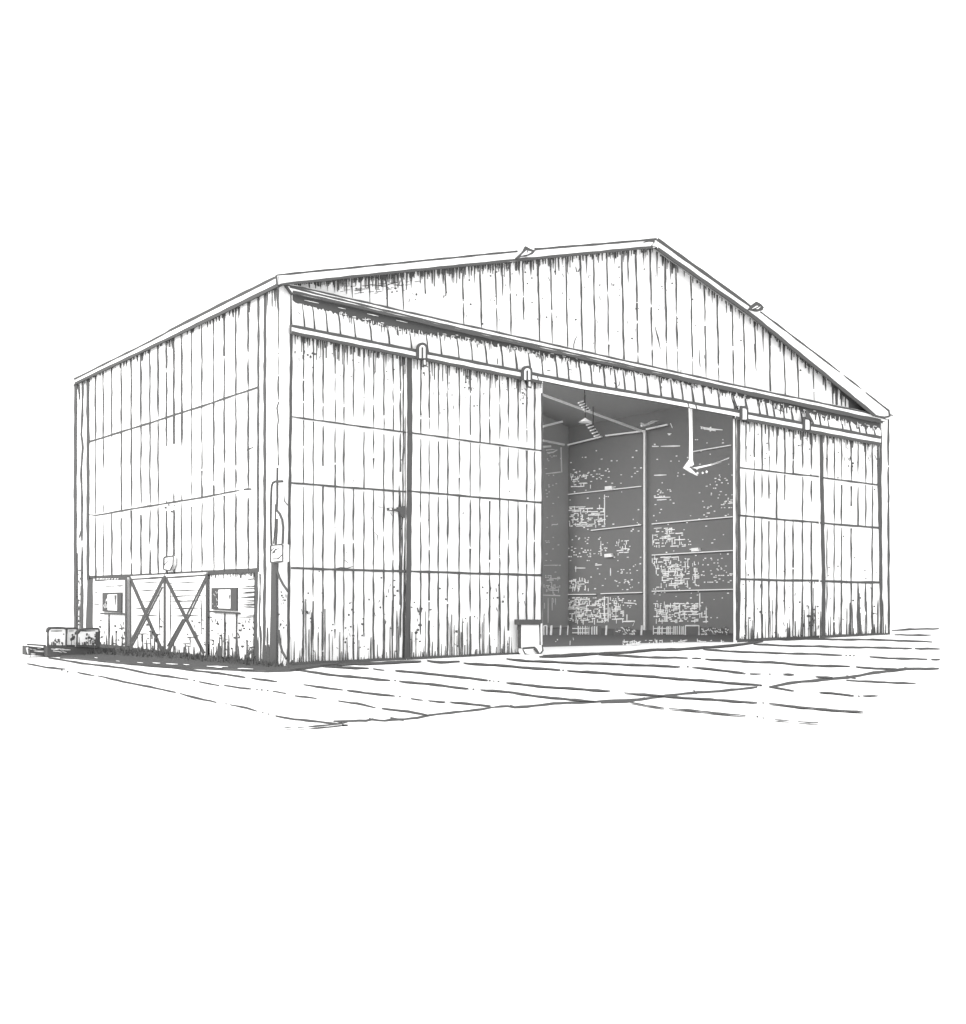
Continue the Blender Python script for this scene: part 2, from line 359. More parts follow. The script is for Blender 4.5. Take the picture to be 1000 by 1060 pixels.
m.line(SD, [(84.4,548),(81.5,557)], 1.2, 0); m.line(SD, [(81,398),(82,414)], 1.5, 0, K_, (1, .4))
m.drip(SD, 79, 266, eave, 2, 17, 2.1, 0, K_, 1.7, env=lambda x: .45+.55*(x-79)/187)
m.dots(SD, 160, 515, 190, 532, 9, 0, 1.2); m.dots(SD, 258, 452, 264, 458, 2, 0, 1); m.line(SD, [(255,466),(262,463)], .9, 0)
# lower timber band
m.line(SD, [(91,597.6),(140,596),(214,592),(266,589.6)], 3.4, 0, K_, (1, 1), .2)
m.line(SD, [(214,593.4),(266,591)], 4.6, 0, K_, (1, 1), .2)
m.line(SD, [(98,599),(131,597.8)], 5, 0, K_, (1, 1), .2)
for a in range(100, 122, 3): m.line(SD, [(a, 599.4), (a+R.uniform(1, 3), 599.2)], 1, .03, W_, (.5, .5), 0)
m.drip(SD, 217, 264, lambda x: 595-(x-217)*.04, 1.5, 6, 1.6, 0, K_, 1.4)
m.line(SD, [(93.2,598),(93,640),(93,672)], 6, 0, K_, (1, 1), .1); m.line(SD, [(91.5,620),(91.5,672)], 5, 0, K_, (.6, 1), .1)
m.line(SD, [(265,592),(264.6,640),(264,689)], 3.8, 0, K_, (1, 1), .5); m.drip(SD, 258, 264, lambda x: 688, 8, 60, 1.3, 0, K_, 1.7, True)
m.drip(SD, 267, 272, lambda x: 688, 4, 50, 1.4, 0, K_, 1.5, True); m.line(SD, [(269,594),(268.6,660)], 1.2, 0, K_, (1, .2))
for v in (607,610,614,619,623.5,629,639): m.line(SD, [(R.uniform(245.5, 250), v+R.uniform(-1, 1)), (263.5, v-.6)], R.uniform(.8, 1.5), 0, K_, (.2, 1), .4)
for _ in range(12): v = R.uniform(606, 640); m.line(SD, [(R.uniform(248, 257), v+R.uniform(-1, 1)), (263.5, v-.5)], .8, 0, K_, (.1, 1), .2)
for pts in ([(109,606.8),(119,606.6)],[(121,606.4),(127,606.2)],[(98,613.5),(101,613.4)],[(97,625.2),(103,625.2)],[(112.5,635.5),(112.4,671)],[(232.4,635),(232.4,684)],[(244.6,635),(244.4,686)],[(215.5,638.8),(219,639)],[(256,599.5),(263,599.2)]):
    m.line(SD, pts, 1.3, 0, K_, (.6, .6), .2)
m.dots(SD, 103, 640, 110, 672, 16, 0, 1.5); m.dots(SD, 118, 640, 129, 668, 18, 0, 1.2); m.dots(SD, 218, 640, 243, 684, 34, 0, 1.4); m.dots(SD, 246, 640, 263, 686, 40, 0, 1.5)
m.drip(SD, 98, 130, lin(98,672,130,675), 2, 24, 1.5, 0, K_, 1.4, True); m.drip(SD, 216, 264, lin(216,683,264,689), 3, 30, 1.4, 0, K_, 1.4, True)
m.drip(SD, 79, 86, lambda x: 664, 20, 105, 1.3, 0, K_, 1.2, True); m.line(SD, [(84.5,565),(84.6,662)], 1.8, 0, K_, (.3, 1), .3); m.dots(SD, 79, 590, 85, 655, 40, 0, 1.3)
part(m, 'side_wall')

# ---- barn doors with cross braces
for x0, x1, braces in ((135, 170.2, [((135.6,601),(168.5,676),3.4),((169.5,598),(136,664),3.2),((168,607.5),(137,668),1.3)]),
                       (170.2, 213.6, [((171,598),(211,676.5),3.4),((213,597),(192,639),1.6),((213,601),(194,641),1.3),((191,641),(172.5,676),3.0),((189,641),(173,669),1.2)])):
    m = MB()
    yt = lambda x: 596.5-(x-135)*.05
    yb = lin(135, 672, 214, 683)
    m.slab(SD, [(x0+.4, yt(x0)), (x1-.4, yt(x1)), (x1-.4, 'g'), (x0+.4, 'g')], .06, .05, W_)
    m.line(SD, [(x0, yt(x0)+3.4), (x1, yt(x1)+2.8)], 1.7, .06, K_, (1, 1), .1)
    for v in (603.6, 611.4, 617.2, 622.6, 630, 637.6):
        a = x0+R.uniform(3, 10); b = x1-R.uniform(1, 8); m.line(SD, [(a, v), (b, v-.6)], R.uniform(.7, 1.3), .06, K_, (.2, .3), .2)
    m.drip(SD, x0+2, x1-1, yb, 2, 16, 1.7, .06, K_, 1.2, True); m.dots(SD, x0+14, 640, x1-2, 668, 12, .06, 1.2)
    for _ in range(4):
        a = R.uniform(x0+6, x1-12); v = R.uniform(653, 672); m.line(SD, [(a, v), (a+R.uniform(5, 10), v)], .8, .06); m.line(SD, [(a+3, v), (a+3, v+8)], .8, .06)
    for u, a, b in ((x1-5.5, 617, 656), (x0+6, 612, 662) if x0 > 150 else (x0+20.5, 652, 673)): m.line(SD, [(u, a), (u+.3, b)], .9, .06, K_, (.3, .3), .2)
    if x0 > 150:
        for _ in range(14):
            v = R.uniform(602, 640); c = 171+(v-598)*.52; m.line(SD, [(c-3, v), (c+R.uniform(3, 8), v+.5)], .8, .06, K_, (.2, .2), 0)
    d = part(m, 'barn_door')
    for a, b, wd in braces:
        m = MB(); t = (V(b)-V(a)).normalized(); N = V((-t.y, t.x))*wd/2
        m.slab(SD, [tuple(V(a)+N), tuple(V(b)+N), tuple(V(b)-N), tuple(V(a)-N)], .068+.004*len(d.children), .006, K_)
        part(m, 'brace', d)
    for u, wd in (((130.2, 2.0), (134.8, 2.2)) if x0 < 150 else ((170.3, 2.4), (213.8, 2.2))):
        m = MB(); m.slab(SD, [(u-wd/2, 597.5-(u-135)*.05), (u+wd/2, 597.5-(u-135)*.05), (u+wd/2, 'g'), (u-wd/2, 'g')], .068, .012, K_)
        part(m, 'jamb', d)

# ---- small side windows
for out, pane, sill in ((((105.8,613.6),(125.6,613.2),(125.4,634.2),(105.8,633)), ((111.4,615.6),(121,615.2),(121,632),(111.4,631.6)), ((103.5,634.2),(125.5,634.8))),
                        (((218.8,608.6),(244.8,608.2),(244.6,632.4),(218.8,630.8)), ((226.2,610.4),(238.4,610.2),(238.4,630),(226.2,629.6)), ((217,632.2),(244.6,634)))):
    m = MB(); m.slab(SD, list(out), .05, .045, K_); m.dots(SD, out[0][0]+1, out[0][1]+2, pane[0][0]-.4, out[2][1]-3, 9, .05, .6, W_)
    wn = part(m, 'window')
    m = MB(); m.slab(SD, list(pane), .06, .008, P_); m.drip(SD, pane[1][0]-3, pane[1][0], lambda x: 617, 3, 14, 1.2, .06, K_, 1.0); part(m, 'pane', wn)
    m = MB(); (a, b), (c, e) = sill
    m.slab(SD, [(a, b), (c, e), (c, e+1.6), (a, b+1.6)], .12, .115, K_); part(m, 'sill', wn)

# ---- eave board of the side wall
m = MB()
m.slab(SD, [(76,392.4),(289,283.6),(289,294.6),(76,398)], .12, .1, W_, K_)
m.line(SD, [(76.5,392.6),(160,351),(180,340),(289,285)], 1.9, .12, K_, (1, .7), .15); m.line(SD, [(170,345),(230,314.4),(286,286.5)], 3.0, .12, K_, (.2, .7), .1)
m.line(SD, [(77,397),(180,347.6),(240,317.6),(289,293.8)], 2.6, .12, K_, (.7, 1), .15); m.line(SD, [(180,347.6),(289,294)], 3.4, .12, K_, (.3, 1), .1)
part(m, 'eave_board')

# ---- rake boards of the gable and the small cowls fixed on them
m = MB()
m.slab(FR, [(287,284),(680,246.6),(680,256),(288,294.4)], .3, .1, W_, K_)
m.line(FR, [(287,284.6),(400,273.5),(536,260)], 2.1, .3, K_, (.7, 1), .15); m.line(FR, [(553,258),(640,251),(680,247.4)], 2.3, .3, K_, (1, 1), .15)
m.line(FR, [(290,294.4),(400,282.5),(540,268.4),(660,257),(676,255.6)], 2.6, .3, K_, (.7, 1), .15)
m.hand(FR, (288.6,286), (288.8,294), 1.1, .3, K_, .9)
m.line(FR, [(666,251),(672,249.5),(678,250),(674,254),(680,256)], 1.4, .3, K_, (.5, .5), .1)
rk = part(m, 'rake_board')
m = MB(); m.slab(FR, [(534.5,267),(541,261),(544.2,254.6),(549,257.3),(554.5,259.4),(551.5,262.8),(546,265),(539.5,265.4),(536.6,268.2)], .36, .055, K_)
m.slab(FR, [(539.4,264.6),(545,259.2),(550.5,260.6),(547,263)], .38, .018, W_); m.line(FR, [(546,259.5),(546.3,261.5)], .9, .38); part(m, 'vent_cowl', rk)
m = MB()
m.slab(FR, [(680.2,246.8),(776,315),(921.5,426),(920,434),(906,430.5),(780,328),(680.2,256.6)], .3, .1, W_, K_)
m.line(FR, [(680.5,247.6),(760,304.6),(777,317)], 3.4, .3, K_, (1, .5), .1); m.line(FR, [(787,322.5),(830,355),(870,385.6)], 1.7, .3, K_, (.8, .7), .15)
m.line(FR, [(873,388),(893,403.5)], 1.7, .3, K_, (.5, .4), .1); m.line(FR, [(896,406),(921,425.8),(921,431)], 1.7, .3, K_, (.5, 1), .05)
m.line(FR, [(906,430),(914,432.4),(921,431)], 1.6, .3, K_, (1, 1), .05)
m.line(FR, [(681,257),(780,327),(906,430)], 3.2, .3, K_, (.8, .8), .15)
rk = part(m, 'rake_board')
m = MB(); m.slab(FR, [(775,320.4),(779,315.4),(783.4,312),(788,314.6),(791,318),(789.4,321.4),(784,322.4)], .36, .055, K_)
m.slab(FR, [(778.6,319.6),(783.6,316.4),(787.6,317.4),(785,319.8)], .38, .018, W_); m.line(FR, [(780,320),(787,316.6)], .9, .38); part(m, 'vent_cowl', rk)

# ---- sliding doors
def door(xl, xr, d, seams, trackoff, s1, s2, s3, base, fr, env, name='sliding_door'):
    m = MB()
    m.slab(FR, [(xl, trk(xl)), (xr, trk(xr)), (xr, 'g'), (xl, 'g')], d, .06, W_)
    top = lambda x: trk(x)+trackoff
    for x in seams:
        m.hand(FR, (x, top(x)), (x+.2, s1(x)-R.choice((0, 0, 6))), 1.3, d, K_, .55)
        if R.random() < .9: m.hand(FR, (x+.1, s1(x)+R.choice((2, 2, 5))), (x, s2(x)-R.choice((0, 0, 0, 20))), 1.25, d, K_, .5)
        if R.random() < .95: m.hand(FR, (x, s2(x)+R.choice((1, 1, 3))), (x-.1, s3(x)), 1.35, d, K_, .35)
        m.hand(FR, (x-.1, s3(x)+1), (x-.2, base(x)-R.choice((0, 0, 25))), 1.5, d, K_, .35)
    for f, wd in ((s1, 1.5), (s2, 2.0), (s3, 2.3)):
        m.line(FR, [(xl+.5, f(xl)), ((xl+xr)/2, f((xl+xr)/2)+.3), (xr-.3, f(xr))], wd, d+.012, K_, (.7, 1), .2)
    m.drip(FR, xl+2, xr-1, top, fr[0], fr[1], 2.3, d, K_, 1.1)
    m.drip(FR, xl+2, xr-1, top, 2, fr[1]*.5, 2.0, d, K_, 1.25)
    m.drip(FR, xl+1, xr-1, base, 6, 72, 2.1, d, K_, 1.05, True, .8, env)
    m.drip(FR, xl+1, xr-1, base, 2, 13, 2.4, d, K_, 1.1, True, .6)
    m.dots(FR, xl+3, base(xl)-75, xr-3, base(xr)-8, 26, d, 1.1); m.dots(FR, xl+3, top(xl)+8, xr-3, top(xr)+26, 22, d, .9); m.dots(FR, xl+3, 470, xr-3, 600, 8, d, .9)
    m.line(FR, [(xl, base(xl)-.6), (xr, base(xr)-.6)], 3.2, d+.012, K_, (1, 1), .3)
    return m
baseL = lin(300,688,540,677.2); baseR = lin(763,664,920,657)
D = {}
m = door(300.5, 423, -.02, [314.2,324.4,334.5,347,356.1,366,376.8,386.8,397.4,407.1,414.6], 4, lin(303,431.5,421,447.6), lin(303,500,421,509), lin(300,588,421,591.4), baseL, (4, 25),
         pw((300,.4),(315,1.0),(322,1.2),(350,.85),(370,.6),(395,.7),(405,1.2),(412,1.6),(423,1.7)))
m.dots(FR, 312, 620, 325, 650, 8, -.02, 1.4); m.dots(FR, 355, 630, 376, 672, 16, -.02, 1.4); m.dots(FR, 390, 596, 412, 650, 12, -.02, 1.3); m.dots(FR, 305, 360, 335, 372, 14, -.02, 1.3)
for pts in ([(346,589),(352,587.5),(360,588.4),(366,586)],[(357,580),(361,583)],[(388,551),(391,552),(391,560)],[(384,534),(385,538)],[(391,524.6),(396,525)]): m.line(FR, pts, 1.3, -.02, K_, (.3, .3), .2)
m.line(FR, [(417.4,366),(417.6,440),(417,520),(414.5,660)], 1.3, -.02, K_, (1, .3)); m.line(FR, [(413,500),(414,600)], 1.4, -.02, K_, (.1, .3)); m.line(FR, [(419.5,430),(420,530),(417,684)], 1.5, -.02, K_, (.1, 1))
D[1] = part(m, 'sliding_door')
h = MB(); h.slab(FR, [(402,525.6),(407,525.6),(407,526.6),(412,526.8),(412,525),(420,523.6),(420,536),(416,535),(413.6,529.6),(407,528.6),(402,528.4)], .06, .06, K_)
h.slab(FR, [(403.2,526.2),(405.6,526.2),(405.6,527.8),(403.2,527.6)], .064, .004, W_); part(h, 'handle', D[1])
m = door(421, 561.5, .03, [435.6,444.4,454,463.6,475.6,487,496.8,507,517.4,526.4,536.4,545.4,553.6], 4, lin(426,448,561,466.5), lin(426,508.5,561,520.2), lin(426,591.4,561,595.4), baseL, (4, 20),
         pw((421,.9),(428,.5),(440,.7),(458,1.05),(470,.6),(485,.6),(500,1.0),(520,.85),(530,.5),(540,.4),(561,.1)))
m.line(FR, [(424,369),(424.4,450),(423.6,530),(423,610),(421.5,682)], 5.2, .03, K_, (1, 1), .25)
m.line(FR, [(561,407),(561.4,500),(560.6,645)], 1.4, .03, K_, (1, 1), .1)
m.dots(FR, 500, 605, 525, 630, 12, .03, 1.3); m.dots(FR, 426, 620, 437, 665, 10, .03, 1.6); m.dots(FR, 470, 640, 482, 676, 8, .03, 1.3); m.dots(FR, 454, 418, 500, 432, 5, .03, 1.3)
m.line(FR, [(432,629),(434.5,636),(437,629)], 1.3, .03); m.line(FR, [(444,631),(447,631)], .9, .03)
m.dots(FR, 538, 396, 548, 418, 9, .03, 1.2); m.dots(FR, 480, 388, 490, 402, 10, .03, 1.3); m.dots(FR, 438, 378, 446, 388, 8, .03, 1.2)
D[2] = part(m, 'sliding_door')
envR = pw((762,.3),(775,.5),(800,.75),(815,.45),(830,.6),(850,.85),(870,.6),(885,.5),(898,.9),(912,1.0))
m = door(763, 851, -.02, [772.2,780.9,788.8,796.2,804.2,812.6,821.3,831.1,840.3], 4.4, lin(765,484,850,493.6), lin(766,533.6,850,541.2), lin(766,599.6,850,601.2), baseR, (3, 14), envR)
m.line(FR, [(764.6,433),(764.8,520),(765.2,600),(764,663)], 3.4, -.02, K_, (1, 1), .25); m.dots(FR, 832, 625, 848, 652, 18, -.02, 1.3); m.dots(FR, 770, 618, 808, 660, 12, -.02, 1.2)
D[3] = part(m, 'sliding_door')
j = MB(); j.slab(FR, [(758.8,430),(762.4,431),(762.4,'g'),(759.4,'g')], .0, .02, W_, K_); j.line(FR, [(761.6,433),(762,520),(762.4,663)], 1.2, 0, K_, (1, 1), .1); part(j, 'edge_post', D[3])
m = door(848.5, 912, .03, [856.2,863.6,871.2,881.3,888.4,896.3,903.2], 4.4, lin(852,494.4,909,501.8), lin(852,541.4,911,546.4), lin(852,601.6,912,603), baseR, (3, 11), envR)
m.line(FR, [(850,446),(851,500),(852,560),(853,610),(852.6,659)], 3.6, .03, K_, (.8, 1), .25); m.line(FR, [(909,456),(909.4,500),(911,560),(912,656)], 1.8, .03, K_, (1, 1), .2)
m.line(FR, [(903,635),(909,635),(909,656)], 1.1, .03); m.dots(FR, 880, 470, 884, 486, 4, .03, 1.2)
D[4] = part(m, 'sliding_door')
def hanger(px, top, bot, dr, flat=False):
    def shape(r, t, b):
        if flat: return [(px-r, b), (px-r, t), (px+r*.6, t+.4), (px+r, t+2), (px+r, b)]
        return [(px-r, b)]+[(px-r*math.cos(a*math.pi/8), t+r*(1-math.sin(a*math.pi/8))) for a in range(9)]+[(px+r, b)]
    m = MB(); m.slab(FR, shape(5.2 if not flat else 3.8, top, bot), .27, .065, K_)
    m.slab(FR, shape(3.0 if not flat else 1.9, top+2.8, bot-.4), .28, .01, W_)
    if not flat: m.slab(FR, [(px-.9, top+5), (px+.9, top+5), (px+.9, bot+.5), (px-.9, bot+.5)], .29, .01, K_)
    if not flat: m.slab(FR, [(px+.4, bot), (px+4, bot), (px+4.4, bot+8.6), (px+.4, bot+7.6)], .22, .02, K_); m.slab(FR, [(px+1.4, bot+1.5), (px+3, bot+1.5), (px+3.2, bot+6.6), (px+1.4, bot+6)], .225, .006, W_)
    part(m, 'hanger', dr)
hanger(437.4, 354.4, 371, D[2]); hanger(546, 378.4, 393.5, D[2]); hanger(771, 420, 434.5, D[3], True); hanger(836, 431.5, 445, D[3], True)
m = MB(); m.slab(FR, [(834,433),(834.6,424.4),(836,424.6),(842.6,437),(843,441),(838.6,434)], .3, .02, K_); part(m, 'hook_plate', D[3])

# ---- the other walls, partition, floor and roof
m = MB()
p2 = FR.at(680, 251, .22)
p1 = CORNER-BACK*.22-RIGHT*.08; p1.z = 8.85; p3 = CORNER-BACK*.22+RIGHT*27.2; p3.z = 8.86
HB = BACK*14.9
q = CORNER+RIGHT*27.1
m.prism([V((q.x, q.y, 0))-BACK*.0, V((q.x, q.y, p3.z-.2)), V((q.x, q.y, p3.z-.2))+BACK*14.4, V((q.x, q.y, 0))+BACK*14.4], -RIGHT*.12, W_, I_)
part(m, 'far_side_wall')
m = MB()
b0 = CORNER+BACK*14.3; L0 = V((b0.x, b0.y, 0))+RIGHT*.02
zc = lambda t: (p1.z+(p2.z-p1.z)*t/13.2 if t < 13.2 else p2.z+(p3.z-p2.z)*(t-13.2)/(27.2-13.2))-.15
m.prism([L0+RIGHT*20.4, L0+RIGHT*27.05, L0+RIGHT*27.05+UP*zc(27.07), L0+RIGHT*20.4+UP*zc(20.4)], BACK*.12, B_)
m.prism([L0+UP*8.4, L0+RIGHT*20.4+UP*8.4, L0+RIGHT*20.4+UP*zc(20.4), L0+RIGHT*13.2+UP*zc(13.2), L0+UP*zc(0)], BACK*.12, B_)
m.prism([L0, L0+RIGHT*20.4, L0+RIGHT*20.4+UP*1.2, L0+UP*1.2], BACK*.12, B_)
rg = MB(); rg.prism([L0+UP*1.2, L0+RIGHT*20.4+UP*1.2, L0+RIGHT*20.4+UP*8.4, L0+UP*8.4], BACK*.01, G_)  # unseen rear glazing, added to bring daylight onto the partition
CL = [(563,596,579,612,.55),(565,497,578,515,.1),(564,468,572,470,.5),(564,472,576,478,.3),(567,556,578,566,.12),(563,470,580,620,.05)]
def flecks(m, pl, C, d=0.0):
    for x0, y0, x1, y1, den in C:
        y = y0
        while y < y1:
            x = x0+R.uniform(0, 2)
            while x < x1:
                fall = 1-.55*abs(x-(x0*.65+x1*.35))/(x1-x0)
                if R.random() < den*fall:
                    if den > .3 and R.random() < .3:
                        hh = R.uniform(2, 5.5); m.line(pl, [(x, y-hh/2), (x, y+hh/2)], .75, d, F_, (.8, .8), 0)
                    else:
                        ll = R.uniform(.9, 2.2) if den < .35 or R.random() < .45 else R.uniform(2.5, 8)
                        m.line(pl, [(x, y), (min(x+ll, x1+1), y-.07*ll)], R.uniform(.55, 1.1), d, F_, (.9, .9), 0, True)
                x += R.uniform(1.4, 3.0)
            y += R.uniform(1.45, 1.95)
flecks(m, IB, CL)
for pts, wd in (([(563,585.2),(578,585)],.9),([(562,616),(580,616.6)],1.2),([(571,543),(577,543)],1.0),([(565,490.4),(580.5,488.6)],1.3),([(580.8,463),(581.4,489)],1.5),([(565,466),(577,464.6),(576.6,468),(566,468.6)],1.3)):
    m.line(IB, pts, wd, 0, F_, (.7, .7), 0)
for u, a, b in ((567.4,619,645),(571.6,619,632),(575,619,626),(563.6,624,630),(573,620,624)): m.line(IB, [(u, a), (u, b)], 1.0, 0, F_, (.5, .5), 0)
rw = part(m, 'rear_wall'); part(rg, 'added_rear_window', rw)

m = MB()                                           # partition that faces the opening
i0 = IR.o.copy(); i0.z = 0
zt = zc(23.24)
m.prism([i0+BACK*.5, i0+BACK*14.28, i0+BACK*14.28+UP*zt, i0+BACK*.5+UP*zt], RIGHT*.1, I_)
flecks(m, IR, [(588,489,612,505,.4),(588,525,626,545,.5),(588,557,611,577,.25),(635,560,650,574,.4),(617,566,628,576,.3),(588,600,609,612,.6),(588,619,628,644,.62),(630,618,645,644,.45),(645,622,658,630,.25),(614,484,632,500,.12),
   (588,465,665,612,.035),(636,575,664,612,.09),(675,547,709,566,.42),(675,577,713,592,.55),(684,592,713,608,.5),(728,586,758,603,.2),(717,583,723,607,.35),(680,507,694,518,.3),(727,525,734,536,.3),(746,514,757,522,.25),(735,490,758,530,.12),
   (676,625,722,644,.6),(722,629,732,644,.35),(728,578,750,584,.2),(676,450,755,640,.03),(724,440,744,448,.0),(675,606,688,616,.25)])
for u, a, b in ((625.8,512,543),(625.6,617,645),(629.5,618,644),(724.4,614,632),(731,628,645),(622,560,572),(719.6,588,606),(632,588,596)): m.line(IR, [(u, a), (u, b)], 1.1, 0, F_, (.5, .5), 0)
for pts in ([(725,441.5),(735,444),(748,445)],[(727,443.6),(741,446)],[(675,462),(682,462)],[(684,462),(704,461.6)],[(677,492),(690,491.6)],[(694,438),(696,443)],[(691,449),(695,449)],[(595,588),(606,588)],[(596,586),(596,592)],[(616,585),(623,584.6)],[(646,624),(658,624.6)],[(644,643.4),(658,643),(655,648)],[(649,636),(649,643)],[(677,515),(694,514.6)],[(680,517.6),(690,517)]):
    m.line(IR, pts, 1.3, 0, F_, (.5, .5), 0)
for _ in range(5): x = R.uniform(725, 740); m.dot(IR, x, 443+R.uniform(-3, 3), 1.6, 0, F_)
for x0, y0 in ((626,503.5),(625.5,573.5),(715.5,567.5)): m.slab(IR, [(x0, y0), (x0+7, y0-.6), (x0+8, y0+3), (x0, y0+3.4)], .16, .15, F_)
iw = part(m, 'partition_wall')
for a, b in (((588,511.8),(664,503.4)),((612,549),(664,543.2)),((588,615.4),(617,615.2)),((622,614.6),(665,613.2)),((675,542.4),(759,534.8)),((675,574.6),(759,569.8)),((675,612),(761,610)),((718,467.4),(757,460.8))):
    m = MB(); A = IR.at(a[0], a[1], .08); B = IR.at(b[0], b[1], .08); m.bar(A, B, .05, F_, .042); part(m, 'girt', iw)
m = MB()
A = IR.at(667.4, 449, .2); A.z = 8.85; m.bar(V((A.x, A.y, 0)), A, .08, F_, .08); part(m, 'column', iw)
for a, b in (((588,460.6),(623,452)),((627,451),(668,446)),((669,444.4),(691,439.6))):
    m = MB(); m.bar(IR.at(a[0], a[1], .2), IR.at(b[0], b[1], .2), .08, F_, .06); part(m, 'eave_rail', iw)

floor = MB()
fe = [(545,671),(562,669.6),(600,668.6),(630,668),(648,667.8),(651,666),(680,665.4),(700,664.8),(740,664.4),(757,664.6),(775,663.4)]
fp = [ground_pt(u, v, .006) for u, v in fe]
far = [CORNER+RIGHT*23.2+BACK*.6, CORNER+RIGHT*23.2+BACK*14.2, CORNER+RIGHT*.2+BACK*14.2, CORNER+RIGHT*.2+BACK*3.2]
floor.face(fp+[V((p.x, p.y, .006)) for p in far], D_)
for _ in range(70):
    u = R.choice((R.uniform(644, 662), R.uniform(666, 748))); v = R.uniform(662.6, 666) if u > 664 else R.uniform(663.5, 667.5)
    if R.random() < .7: floor.line(GR, [(u, v), (u+R.uniform(1, 4), v-.1)], R.uniform(.6, 1.2), .006, F_, (.6, .6), 0)
    else: floor.line(GR, [(u, v-1.6), (u+.1, v+1.6)], .9, .006, F_, (.6, .6), 0)
floor.dots(GR, 566, 660, 600, 667, 4, .006, 1.0, F_)
fo = floor.build('hangar_floor'); fo['kind'] = 'structure'

m = MB()
lt, rt_ = p2-p1, p3-p2
TH = UP*-.12
def roofq(a, b, c0, c1, mb, mt, mbm): # strip of slope between fractions a..b of a side and depth c0..c1
    pass
def quad(o, sl, f0, f1, c0, c1): return [o+sl*f0+BACK*c0, o+sl*f1+BACK*c0, o+sl*f1+BACK*c1, o+sl*f0+BACK*c1]
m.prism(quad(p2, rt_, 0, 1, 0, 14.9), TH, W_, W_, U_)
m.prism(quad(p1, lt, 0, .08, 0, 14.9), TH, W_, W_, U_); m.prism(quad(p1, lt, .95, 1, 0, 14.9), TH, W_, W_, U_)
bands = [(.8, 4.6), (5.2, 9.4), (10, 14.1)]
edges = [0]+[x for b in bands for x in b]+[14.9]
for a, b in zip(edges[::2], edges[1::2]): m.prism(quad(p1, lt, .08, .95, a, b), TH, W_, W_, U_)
roof = part(m, 'roof')
for a, b in bands:
    m = MB(); m.prism(quad(p1-UP*.03, lt, .08, .95, a, b), UP*-.01, G_); part(m, 'added_rooflight', roof)  # unseen roof glazing, added so daylight reaches the interior

m = MB()                                           # roof truss in line with the inner column
TP = Plane(CORNER+BACK*9.42, -BACK)
A = TP.at(668, 447.5); B = TP.at(563, 409); Cc = B+(B-A)*.6
m.bar(A, B, .08, F_, .075); m.bar(B, Cc, .08, F_, .075)
mid = CORNER+BACK*9.42+RIGHT*.3; m.bar(Cc, V((mid.x, mid.y, 8.7)), .1, F_, .09)
part(m, 'roof_truss')
for a, b, k in (((562,441.4),(582,436.4),12.0),((562,456),(584,460.4),14.0),((560,462.6),(570,462),14.0),((664,440.6),(672,439),8.6)):
    pl = Plane(CORNER+BACK*k, -BACK); m = MB(); m.bar(pl.at(*a), pl.at(*b), .09, F_, .09); part(m, 'purlin')
m = MB(); pl = Plane(CORNER+BACK*8.4, -BACK)
m.slab(pl, [(664,437.6),(669,439.6),(676,435.2),(682,435.4),(675,438.6),(669,440.8)], 0, .1, F_)
part(m, 'bracket')

# ================================================================== other things
# hook hanging in the doorway
hk = FR.at(715.5, 470, -.5)
t = thing('hoist_hook', 'pale hoist hook with a long arm hanging in the open doorway', 'hook', V((hk.x, hk.y, hk.z)))
m = MB(); m.slab(FR, [(714,421),(716.6,421.4),(717,450),(717.2,476),(714.4,476),(714.8,450)], -.5, .05, F_); m.build('chain', t, t)
m = MB(); m.slab(FR, [(714.4,476),(717.2,476),(718.4,481.2),(713,483.4),(716,485.6),(722.6,492.4),(715,488.6),(708.4,484.4)], -.5, .06, F_); m.build('hook', t, t)
m = MB(); m.slab(FR, [(717,484.2),(726,482.4),(738,480),(747,477),(755,473.6),(754.6,474.8),(746,478.6),(736,481.8),(722,485.2)], -.5, .05, F_)
m.line(FR, [(736,481),(752,476)], .9, -.5, K_, (.3, .3), .1); m.dots(FR, 722, 487, 732, 490, 4, -.5, 1.2, F_); m.build('arm', t, t)
# lamps under the roof
pl = Plane(CORNER+BACK*7.2, -BACK)
o = pl.at(606, 436); t = thing('pendant_lamp', 'cone shaded lamp under the roof inside the doorway', 'lamp', o, 'lamps under the hangar roof')
m = MB(); r0 = .17; ctr = pl.at(605.8, 437); tip = pl.at(605.8, 432.4)
ring = [ctr+V((math.cos(a*math.pi/8)*.27, math.sin(a*math.pi/8)*.27, 0)) for a in range(16)]
for k in range(16): m.face([ring[k], ring[(k+1) % 16], tip], F_)
m.build('lamp_shade', t, t)
m = MB(); m.bar(tip, tip+UP*.9, .02, K_); m.build('cord', t, t)
for cx, y0, cy, y1, lab in ((601.5, 415.5, 608.5, 424.6, 'slatted lamp above the cone shaded lamp under the roof'), (610, 438.4, 618, 450, 'slatted lamp below the cone shaded lamp under the roof')):
    o = pl.at((cx+cy)/2, (y0+y1)/2); t = thing('slatted_lamp', lab, 'lamp', o, 'lamps under the hangar roof')
    m = MB(); n = 5
    for k in range(n):
        f = k/(n-1); u = cx+(cy-cx)*f; v = y0+(y1-y0)*f
        m.slab(pl, [(u-2.2, v+.9), (u+2.6, v-.9), (u+2.8, v+.4), (u-1.8, v+2)], 0, .08, F_)
    m.build('slats', t, t)
    m = MB(); m.bar(pl.at(cx+1, y0, -.1), pl.at(cy, y1, -.1), .06, K_); m.bar(pl.at((cx+cy)/2, (y0+y1)/2, -.1), pl.at((cx+cy)/2, (y0+y1)/2, -.1)+UP*.9, .03, K_); m.build('frame', t, t)

